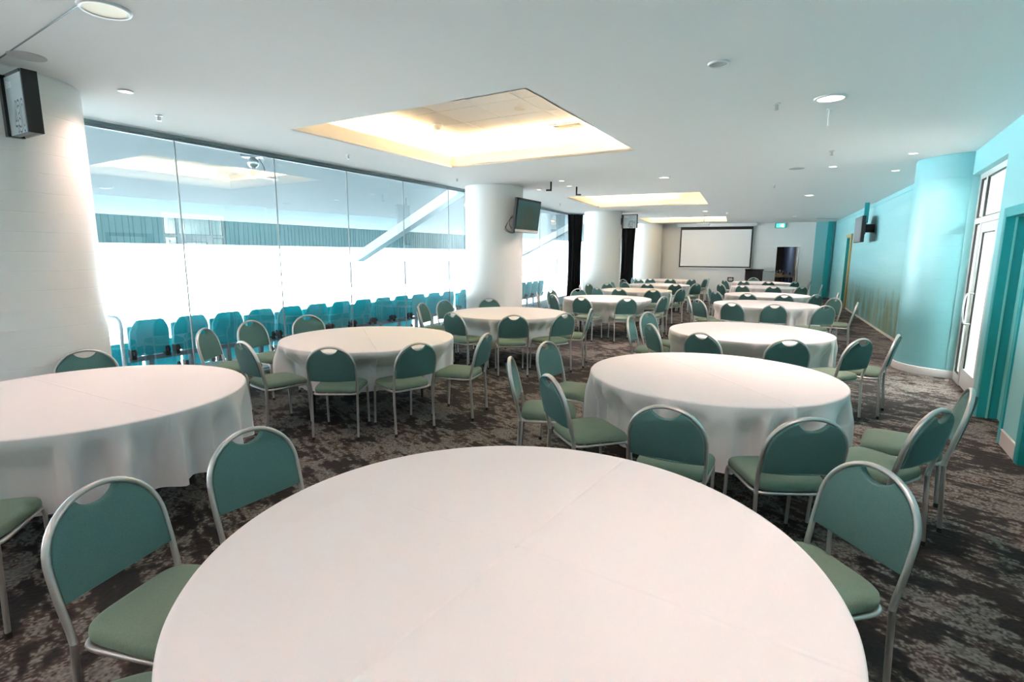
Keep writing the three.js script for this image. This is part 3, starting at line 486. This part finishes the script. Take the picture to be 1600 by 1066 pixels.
// ---------------------------------------------------------------- chairs
const chairProto = new THREE.Group();
{
  const SX = new THREE.Vector3(1, 0, 0), SZ = new THREE.Vector3(0, 0, 1);
  // back hoop: two uprights joined by a round arch, leaning back. local +z is the way the sitter faces
  const lean = y => -0.2 - Math.max(0, y - 0.44) * 0.235, hoop = [], R = 0.207;
  for (let k = 0; k <= 6; k++) { const y = 0.42 + k / 6 * 0.235; hoop.push(new THREE.Vector3(-0.2 - 0.007 * Math.min(1, (y - 0.42) / 0.15), y, lean(y))); }
  for (let k = 1; k < 24; k++) { const a = Math.PI - k / 24 * Math.PI, y = 0.655 + Math.pow(Math.sin(a), 0.92) * 0.203; hoop.push(new THREE.Vector3(Math.cos(a) * R, y, lean(y))); }
  for (let k = 6; k >= 0; k--) { const y = 0.42 + k / 6 * 0.235; hoop.push(new THREE.Vector3(0.2 + 0.007 * Math.min(1, (y - 0.42) / 0.15), y, lean(y))); }
  part(chairProto, 'back_hoop', sweep(hoop, 0.0105, 0.0145, new THREE.Vector3(0, 0.2, 1), 10), M.chairMetal);
  // upholstered back panel with the hand hold cut out below the arch
  const s = new THREE.Shape(), ri = R - 0.009;
  s.moveTo(-ri, 0.55); s.quadraticCurveTo(0, 0.535, ri, 0.55); s.lineTo(ri, 0.655);
  const P = a => [Math.cos(a) * ri, 0.655 + Math.pow(Math.max(0, Math.sin(a)), 0.92) * 0.194];
  for (let k = 1; k <= 12; k++) s.lineTo(...P(k / 12 * (Math.PI / 2 - 0.40)));
  for (let k = 1; k <= 10; k++) { const t = k / 10, x = mix(1, -1, t); const e = P(Math.PI / 2 - 0.40); s.lineTo(e[0] * x, e[1] - 0.042 * Math.pow(1 - x * x, 0.8)); }
  for (let k = 0; k <= 12; k++) s.lineTo(...P(Math.PI / 2 + 0.40 + k / 12 * (Math.PI / 2 - 0.40)));
  const bg = new THREE.ExtrudeGeometry(s, { depth: 0.016, bevelEnabled: true, bevelSize: 0.007, bevelOffset: -0.006, bevelThickness: 0.009, bevelSegments: 3, curveSegments: 12 });
  { const p = bg.attributes.position, uv = bg.attributes.uv; for (let i = 0; i < p.count; i++) { const x = p.getX(i), y = p.getY(i); uv.setXY(i, x * 4, y * 4); p.setXYZ(i, x, y, p.getZ(i) - 0.012 + lean(y) - 0.014 * (1 - (x / R) ** 2)); } bg.computeVertexNormals(); }
  part(chairProto, 'backrest', toCreasedNormals(bg, 0.7), M.backFabric, null, 'teal padded back with a hand hold');
  // seat cushion
  const pos = [], idx = [], uv = [], n = 48, rings = [[0.425, 0.94], [0.428, 0.99], [0.445, 1.0], [0.462, 0.985], [0.474, 0.94], [0.482, 0.84], [0.487, 0.66], [0.49, 0.4], [0.491, 0.15]];
  for (const [y, k] of rings) for (let i = 0; i < n; i++) {
    const a = i / n * Math.PI * 2, c = Math.cos(a), q = Math.sin(a), e = 0.36, sx = Math.sign(c) * Math.pow(Math.abs(c), e), sz = Math.sign(q) * Math.pow(Math.abs(q), e), z = sz * 0.212 * k, x = sx * (0.205 + 0.012 * sz) * k;
    pos.push(x, y - 0.02 * Math.pow(Math.max(0, sz * k), 4), z + 0.012); uv.push(x * 4, z * 4);
  }
  for (let j = 0; j + 1 < rings.length; j++) for (let i = 0; i < n; i++) { const a = j * n + i, b = j * n + (i + 1) % n; idx.push(a, a + n, b, b, a + n, b + n); }
  const top = (rings.length - 1) * n; for (let i = 1; i < n - 1; i++) { idx.push(top, top + i + 1, top + i); idx.push(0, i, i + 1); }
  const sg = new THREE.BufferGeometry(); sg.setAttribute('position', new THREE.Float32BufferAttribute(pos, 3)); sg.setAttribute('uv', new THREE.Float32BufferAttribute(uv, 2)); sg.setIndex(idx); sg.computeVertexNormals();
  part(chairProto, 'seat', sg, M.seatFabric, null, 'sage green padded seat');
  const fr = []; for (let i = 0; i < 40; i++) { const a = i / 40 * Math.PI * 2, c = Math.cos(a), q = Math.sin(a), e = 0.3; fr.push(new THREE.Vector3(Math.sign(c) * Math.pow(Math.abs(c), e) * 0.197, 0.412, Math.sign(q) * Math.pow(Math.abs(q), e) * 0.197 + 0.01)); }
  part(chairProto, 'seat_frame', sweep(fr, 0.012, 0.010, new THREE.Vector3(0, 1, 0), 8, true), M.chairMetal);
  const rear = sweep([[0, 0.42, -0.2], [0, 0.36, -0.203], [0, 0.02, -0.222]].map(p => new THREE.Vector3(...p)), 0.0105, 0.0132, SZ, 10);
  const front = sweep(curve([[0, 0.412, 0.14], [0, 0.406, 0.185], [0, 0.375, 0.203], [0, 0.3, 0.207], [0, 0.02, 0.222]], 16), 0.0105, 0.0105, SX, 10);
  const capR = cyl(0.0145, 0.014, 0, 0.028, 12);
  for (const sx of [-1, 1]) { const l = part(chairProto, 'leg', rear, M.chairMetal, [sx * 0.2, 0, 0]); part(l, 'foot_cap', capR, M.rubber, [0, 0, -0.223]); const k = part(chairProto, 'leg', front, M.chairMetal, [sx * 0.195, 0, 0]); part(k, 'foot_cap', capR, M.rubber, [0, 0, 0.222]); }
}
// ---------------------------------------------------------------- round tables with cloths and their chairs
const ORD = ['first', 'second', 'third', 'fourth', 'fifth', 'sixth', 'seventh'];
// key: [x, forward, row, place counted from the screen wall, cloth turn, chairs as [angle, distance of the back] round the table]
const TABLES = {
  A: [0, 1.48, 'wall-side', 7, -34, [[171, 1.46], [146, 1.45], [16, 1.46], [-21, 1.44], [201, 1.44]]],
  G: [1.52, 3.94, 'wall-side', 6, 12, [[-157, 1.38], [178, 1.54], [145, 1.47], [-120, 1.43], [-92, 1.44], [-61, 1.47], [-34, 1.52]]],
  H: [2.84, 6.27, 'wall-side', 5, 40, [[-136, 1.24], [-97, 1.28], [-65, 1.35], [-40, 1.46], [158, 1.42], [131, 1.46], [-171, 1.24]]],
  I: [4.77, 9.92, 'wall-side', 4, 70, [[-138, 1.36], [-110, 1.3], [-79, 1.46], [-32, 1.46], [7, 1.46], [164, 1.38], [-167, 1.42]]],
  J: [5.93, 12.3, 'wall-side', 3, 5, [[-131, 1.4], [-102, 1.4], [-73, 1.38], [-29, 1.42], [148, 1.3], [-164, 1.38]]],
  K: [7.36, 15.45, 'wall-side', 2, 33, [[-137, 1.45], [-107, 1.45], [-77, 1.46], [-30, 1.46], [-167, 1.46]]],
  L: [8.5, 18.1, 'wall-side', 1, 80, [[-135, 1.46], [-106, 1.46], [-73, 1.46], [-29, 1.46], [-165, 1.45], [75, 1.4]]],
  B: [-2.72, 3.28, 'window-side', 7, 61, [[129, 1.24], [-75, 1.43]]],
  C: [-1.55, 5.64, 'window-side', 6, 20, [[-176, 1.72], [160, 1.66], [-133, 1.3], [-91, 1.2], [-54, 1.2], [-17, 1.35], [133, 1.6]]],
  D: [-0.05, 8.2, 'window-side', 5, 50, [[-170, 1.4], [164, 1.5], [139, 1.5], [105, 1.5], [-128, 1.25], [-86, 1.27], [-53, 1.29], [-18, 1.29]]],
  E: [2, 11.1, 'window-side', 4, 8, [[-122, 1.25], [-83, 1.25], [-161, 1.25], [107, 1.46], [140, 1.48], [173, 1.48], [-40, 1.25], [-7, 1.3]]],
  F: [3.23, 13.8, 'window-side', 3, 27, [[-150, 1.31], [110, 1.46], [140, 1.46], [170, 1.46], [-121, 1.26], [-88, 1.42], [-53, 1.4]]],
  M: [4.55, 16.4, 'window-side', 2, 44, [[-147, 1.45], [-175, 1.46], [-118, 1.45], [-87, 1.45], [128, 1.45], [103, 1.45], [-60, 1.46]]],
  N: [5.72, 19.6, 'window-side', 1, 66, [[-158, 1.45], [-130, 1.45], [-102, 1.45], [-73, 1.46], [-44, 1.46], [-15, 1.46]]],
};
function drapedCloth(chairs, s) {
  let k = s; const r = () => { k = (k * 1664525 + 1013904223) >>> 0; return k / 4294967296; };
  const NA = 300, prof = [], pos = [], uv = [], idx = [];
  for (const q of [0, 0.15, 0.3, 0.45, 0.6, 0.72, 0.8, 0.86, 0.89]) prof.push([q, 0.758, q, 0]);
  prof.push([0.902, 0.756, 0.902, 0], [0.908, 0.749, 0.912, 0.02]);
  for (let i = 1; i <= 14; i++) { const t = i / 14; prof.push([0.91, 0.749 - 0.43 * t, 0.915 + 0.43 * t, t]); }
  const ph = [r() * 7, r() * 7, r() * 7, r() * 7], wob = [21, 19, 8, 5];
  const fold = a => { const w = a + 0.07 * Math.sin(a * wob[3] + ph[3]) + 0.05 * Math.sin(a * wob[2] + ph[2]); const f = clamp01(0.5 + 0.42 * Math.sin(w * wob[0] + ph[0]) + 0.12 * Math.sin(w * 43 + ph[1])); const amp = 0.8 + 0.2 * Math.sin(a * 3 + ph[1]) * Math.sin(a * 4 + ph[2]); return Math.pow(f, 1.5) * amp; };
  prof.forEach(([rr, y, d, t], j) => {
    for (let i = 0; i < NA; i++) {
      const a = i / NA * Math.PI * 2, f = fold(a); let q = rr + (t > 0 ? sstep(0, 0.5, t) * (-0.10 + 0.19 * f) + 0.012 * t : 0), yy = y + (t > 0 ? 0.012 * t * f : 0);
      if (t > 0.03) for (const [deg, rb] of chairs) {               // a pushed-in seat holds the cloth back
        const c = THREE.MathUtils.degToRad(deg), da = Math.atan2(Math.sin(a - c), Math.cos(a - c)); if (Math.abs(da) > 0.9) continue;
        const lat = Math.abs(Math.sin(da) * q), lim = rb - 0.30 - 0.235; if (lim < q) q = mix(q, Math.max(0.45, lim), sstep(0.36, 0.24, lat) * sstep(0.06, 0.5, t));
      }
      pos.push(Math.cos(a) * q, yy, -Math.sin(a) * q); uv.push(0.5 + Math.cos(a) * d / 2.8, 0.5 + Math.sin(a) * d / 2.8);
    }
  });
  for (let j = 0; j + 1 < prof.length; j++) for (let i = 0; i < NA; i++) { const a = j * NA + i, b = j * NA + (i + 1) % NA; idx.push(a, a + NA, b, b, a + NA, b + NA); }
  const g = new THREE.BufferGeometry(); g.setAttribute('position', new THREE.Float32BufferAttribute(pos, 3)); g.setAttribute('uv', new THREE.Float32BufferAttribute(uv, 2)); g.setIndex(idx); g.computeVertexNormals(); return g;
}
M.cloth.side = THREE.DoubleSide;
const tableTop = cyl(0.9, 0.9, 0.722, 0.752, 64), tableLeg = cyl(0.016, 0.016, 0, 0.722, 10);
let clothSeed = 100;
// which side of its table a chair stands on, told by what lies that way
const sector = deg => ((Math.round((deg - 62) / 45) % 8) + 8) % 8;
const lean = (deg, all) => {                                        // two chairs on one side: which way each stands from the other
  const k = sector(deg), other = all.map(c => c[0]).filter(d => d !== deg && sector(d) === k); if (!other.length) return '';
  const rel = d => ((d - 62 - k * 45 + 540) % 360 + 360) % 360 - 180, way = ['screen', 'window', 'rear', 'mural'], later = rel(deg) > Math.max(...other.map(rel));
  return ' nearer ' + (k % 2 ? way[((k + (later ? 1 : -1)) / 2 + 4) % 4] : way[(k / 2 + (later ? 1 : 3)) % 4]);
};
const side = deg => ['screen', 'screen-window', 'window', 'rear-window', 'rear', 'rear-mural', 'mural', 'screen-mural'][((Math.round((deg - 62) / 45) % 8) + 8) % 8];
for (const key of Object.keys(TABLES)) {
  const [x, f, row, place, turn, chairs] = TABLES[key], where = `the ${ORD[place - 1]} ${row} table from the screen wall`;
  const t = thing('round_table', `round banquet table under a white cloth, ${ORD[place - 1]} ${row} table from the screen wall`, 'table', [x, 0, -f]);
  part(t, 'tabletop', tableTop, M.wood); for (const [i, j] of [[-0.5, -0.35], [0.5, -0.35], [-0.5, 0.35], [0.5, 0.35]]) part(t, 'leg', tableLeg, M.black, [i, 0, j]);
  // the cloth's own pattern is turned with it; the chairs' places are told to it in its own turned frame
  const c = new THREE.Mesh(drapedCloth(chairs.map(([a, r]) => [a - turn, r]), clothSeed += 13), M.cloth); c.name = numbered('tablecloth'); c.castShadow = c.receiveShadow = true; c.position.set(x, 0, -f); c.rotation.y = THREE.MathUtils.degToRad(turn);
  c.userData = { label: `white cloth draped over ${where}`, category: 'tablecloth' }; scene.add(c);
  chairs.forEach(([deg, r], i) => {
    const a = THREE.MathUtils.degToRad(deg + (rnd() - 0.5) * 2), bx = x + Math.cos(a) * r, bf = f + Math.sin(a) * r, ta = a + Math.PI + (rnd() - 0.5) * 0.14, dx = Math.cos(ta), df = Math.sin(ta);
    const o = chairProto.clone(); o.name = numbered('banquet_chair'); o.position.set(bx + dx * 0.3, 0, -(bf + df * 0.3)); o.rotation.y = Math.atan2(dx, -df);
    o.userData = { label: `teal chair, silver hoop back, ${side(deg)} side${lean(deg, chairs)} of ${ORD[place - 1]} ${row} table from screen wall`, category: 'chair', group: `chairs at ${where}` }; scene.add(o);
  });
}

// ---------------------------------------------------------------- outside: terrace seats, soffit, stadium
const OUT = { pos: [0, 0, 0], turn: Math.atan2(AX[1], AX[0]) };        // local x along the room, local -z out over the field
const LEFT = 6.7;                                                      // distance from the eye to the glass
{
  const seatProto = new THREE.Group();
  const s = new THREE.Shape(); s.moveTo(-0.15, 0.36); s.quadraticCurveTo(0, 0.335, 0.15, 0.36); s.quadraticCurveTo(0.225, 0.375, 0.23, 0.47); s.lineTo(0.225, 0.64); s.quadraticCurveTo(0.22, 0.7, 0.16, 0.785); s.quadraticCurveTo(0.15, 0.8, 0.12, 0.802); s.lineTo(-0.12, 0.802); s.quadraticCurveTo(-0.15, 0.8, -0.16, 0.785); s.quadraticCurveTo(-0.22, 0.7, -0.225, 0.64); s.lineTo(-0.23, 0.47); s.quadraticCurveTo(-0.225, 0.375, -0.15, 0.36);
  const bg = new THREE.ExtrudeGeometry(s, { depth: 0.02, bevelEnabled: true, bevelSize: 0.006, bevelThickness: 0.008, bevelSegments: 2, curveSegments: 8 });
  { const p = bg.attributes.position; for (let i = 0; i < p.count; i++) { const x = p.getX(i), y = p.getY(i); p.setZ(i, p.getZ(i) + 0.05 * (y - 0.36) / 0.44 + 0.03 * (1 - (x / 0.23) ** 2)); } bg.computeVertexNormals(); }
  part(seatProto, 'back_shell', toCreasedNormals(bg, 0.6), M.seatPlastic);
  part(seatProto, 'seat_pan', rbox(-0.205, 0.205, 0.36, 0.72, -0.1, -0.04, 0.025, 3), M.seatPlastic);
  for (const sx of [-1, 1]) { part(seatProto, 'hinge', merge([rbox(sx * 0.2 - 0.03, sx * 0.2 + 0.03, 0.3, 0.43, -0.05, 0.05, 0.012), rbox(sx * 0.2 - 0.015, sx * 0.2 + 0.015, 0.36, 0.41, -0.02, 0.09, 0.008)]), M.rubber); }
  part(seatProto, 'beam', box(-0.25, 0.25, 0.27, 0.33, -0.03, 0.03), M.darkTrack); part(seatProto, 'post', rbox(-0.03, 0.03, 0, 0.34, -0.04, 0.02, 0.008), M.darkTrack);
  const place = (pos, turn, label, group) => { const o = seatProto.clone(); o.name = numbered('folding_stadium_chair'); o.position.copy(pos); o.rotation.y = turn; o.userData = { label, category: 'chair', group }; scene.add(o); };
  const P = (s_, p) => V(AX[0] * s_ - IN[0] * p, AX[1] * s_ - IN[1] * p);
  const l1 = 'turquoise plastic folding chair in the row outside the first glass wall', l2 = 'turquoise plastic folding chair in the row outside the second glass wall', l3 = 'turquoise plastic folding chair one step down behind the first glass wall row';
  for (let k = 0; k < 16; k++) { if (k === 2) continue; place(P(1.85 + 0.525 * k, LEFT + 0.8), OUT.turn, l1, 'seats outside the first glass wall'); }
  for (let k = 0; k < 14; k++) place(P(2.4 + 0.525 * k, LEFT + 1.65).setY(-0.4), OUT.turn, l3, 'seats one step down outside the first glass wall');
  const A2 = along(L1, L2), d2 = [(L2[0] - L1[0]) / A2.len, (L2[1] - L1[1]) / A2.len];
  for (let k = 0; k < 11; k++) { const u = 1.3 + 0.525 * k; place(V(L1[0] + d2[0] * u - d2[1] * 0.8, L1[1] + d2[1] * u + d2[0] * 0.8), A2.turn, l2, 'seats outside the second glass wall'); }
  const h = thing('handrail', 'bent grey tube handrail between the seats outside', 'handrail', OUT.pos, OUT.turn), hz = -LEFT - 0.8;
  part(h, 'tube', sweep(curve([[3.12, 0, hz], [3.12, 0.5, hz], [3.12, 0.8, hz], [3.1, 0.85, hz - 0.03], [3.05, 0.86, hz - 0.15], [2.95, 0.86, hz - 0.6]], 40), 0.022, 0.022, new THREE.Vector3(1, 0, 0), 10), M.alu);
  // terrace and soffit
  const ter = structure('floor_terrace', 'concrete terrace outside the glass', OUT.pos, OUT.turn);
  part(ter, 'terrace_step', box(-30, 12.5, -0.3, -0.005, -LEFT - 1.3, -LEFT + 0.02), M.concrete); part(ter, 'terrace_step', box(-30, 60, -0.7, -0.4, -LEFT - 2.2, -LEFT - 1.3), M.concrete);
  const A3 = along(L1, L2); const ter2 = structure('floor_terrace_001', 'concrete terrace outside the second glass wall', A3.pos, A3.turn); part(ter2, 'terrace_step', box(-0.6, 16, -0.3, -0.01, -1.3, 0.02), M.concrete);
  const sof = structure('ceiling_soffit', 'soffit of the tier above the terrace, shade put into its colour', OUT.pos, OUT.turn);
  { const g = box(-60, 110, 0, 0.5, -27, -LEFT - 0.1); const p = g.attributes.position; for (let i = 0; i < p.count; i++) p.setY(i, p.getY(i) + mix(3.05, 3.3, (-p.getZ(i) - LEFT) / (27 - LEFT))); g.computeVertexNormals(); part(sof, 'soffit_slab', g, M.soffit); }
  // sloping beams under the soffit
  const beam = (s_, label) => { const o = thing('raking_beam', label, 'beam', OUT.pos, OUT.turn), g = box(s_ - 0.12, s_ + 0.12, -0.1, 0.1, -3.4, 0).rotateX(0).toNonIndexed(); const m = part(o, 'beam', g.translate(-s_, 0, 0).rotateX(-0.44).translate(s_, 3.0, -LEFT - 0.15), M.rakerPaint); return m; };
  beam(9.4, 'pale sloping concrete beam outside the first glass wall'); beam(17.0, 'pale sloping concrete beam outside the second glass wall');
  // outdoor heater under the soffit
  const hq = [4.92, LEFT + 0.55], ht = thing('outdoor_heater', 'winged radiant heater hung under the soffit outside the glass', 'heater', [P(...hq).x, 3.03, P(...hq).z], 0.15);
  part(ht, 'mount_plate', box(-0.14, 0.14, -0.02, 0.02, -0.08, 0.08), M.darkTrack); part(ht, 'pivot', new THREE.SphereGeometry(0.075, 20, 14).translate(0, -0.09, 0), M.steel); part(ht, 'neck', cyl(0.035, 0.025, -0.22, -0.12, 14), M.steel); part(ht, 'hub', new THREE.SphereGeometry(0.06, 20, 12).scale(1.5, 0.7, 1).translate(0, -0.23, 0), M.olive);
  part(ht, 'wing', box(-0.3, 0, -0.012, 0.012, -0.07, 0.07).rotateZ(0.13).translate(-0.02, -0.26, 0), M.grille); part(ht, 'wing', box(0, 0.3, -0.014, 0.014, -0.07, 0.07).rotateZ(-0.13).translate(0.02, -0.27, 0), M.darkTrack); part(ht, 'cable', sweep(curve([[0.08, -0.03, 0], [0.13, -0.12, 0], [0.15, -0.2, 0], [0.12, -0.25, 0]], 14), 0.006, 0.006, new THREE.Vector3(0, 0, 1), 6), M.rubber);
  // field and the stand across it
  const field = structure('floor_field', 'sunlit playing field and lower tier', OUT.pos, OUT.turn);
  part(field, 'pitch', box(-160, 260, -12.5, -12, -125, -34), M.pitch);
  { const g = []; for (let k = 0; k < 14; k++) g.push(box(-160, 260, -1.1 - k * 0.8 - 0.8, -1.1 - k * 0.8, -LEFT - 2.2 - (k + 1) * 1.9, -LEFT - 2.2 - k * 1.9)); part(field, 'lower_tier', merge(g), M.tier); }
  const st = thing('stadium_stand', 'sunlit white stand across the field below a shaded grey band', 'stand', OUT.pos, OUT.turn);
  { const g = [], rows = []; for (let k = 0; k < 30; k++) { const y = -11 + k * 0.5, z = -116 - k * 1.15; g.push(box(-160, 260, y - 1, y, z - 1.15, z)); if (k % 7 === 4) rows.push(box(-150, 200, y, y + 0.35, z - 0.6, z - 0.3)); } part(st, 'tier', merge(g), M.stand); part(st, 'seat_row', merge(rows), M.standRow); }
  part(st, 'back_wall', box(-160, 260, 4.0, 16, -170, -169), M.shadedCladding);
  part(st, 'added_shade_deck', box(-160, 260, 3.5, 4.0, -170, -150.6), M.concrete);  // deck added so light from the sunlit tier misses the back wall
  { const r0 = seed; seed = 21; const g = []; for (let k = 0; k < 260; k++) { const x = -150 + k * 1.55 + rnd() * 0.6; g.push(box(x, x + 0.35 + rnd() * 0.5, 4.0, 16, -169, -168.8)); } part(st, 'cladding_rib', merge(g), M.shadedCladdingDark).userData.kind = 'stuff'; seed = r0; }
  part(st, 'roof', box(-160, 260, 16, 16.6, -171, -142), M.concrete);  // out of view; depth set to shade the back wall
  part(st, 'lavender_panel', box(104, 240, -7.6, -0.6, -113.5, -113), M.lavender);
}

renderer.render(scene, camera);
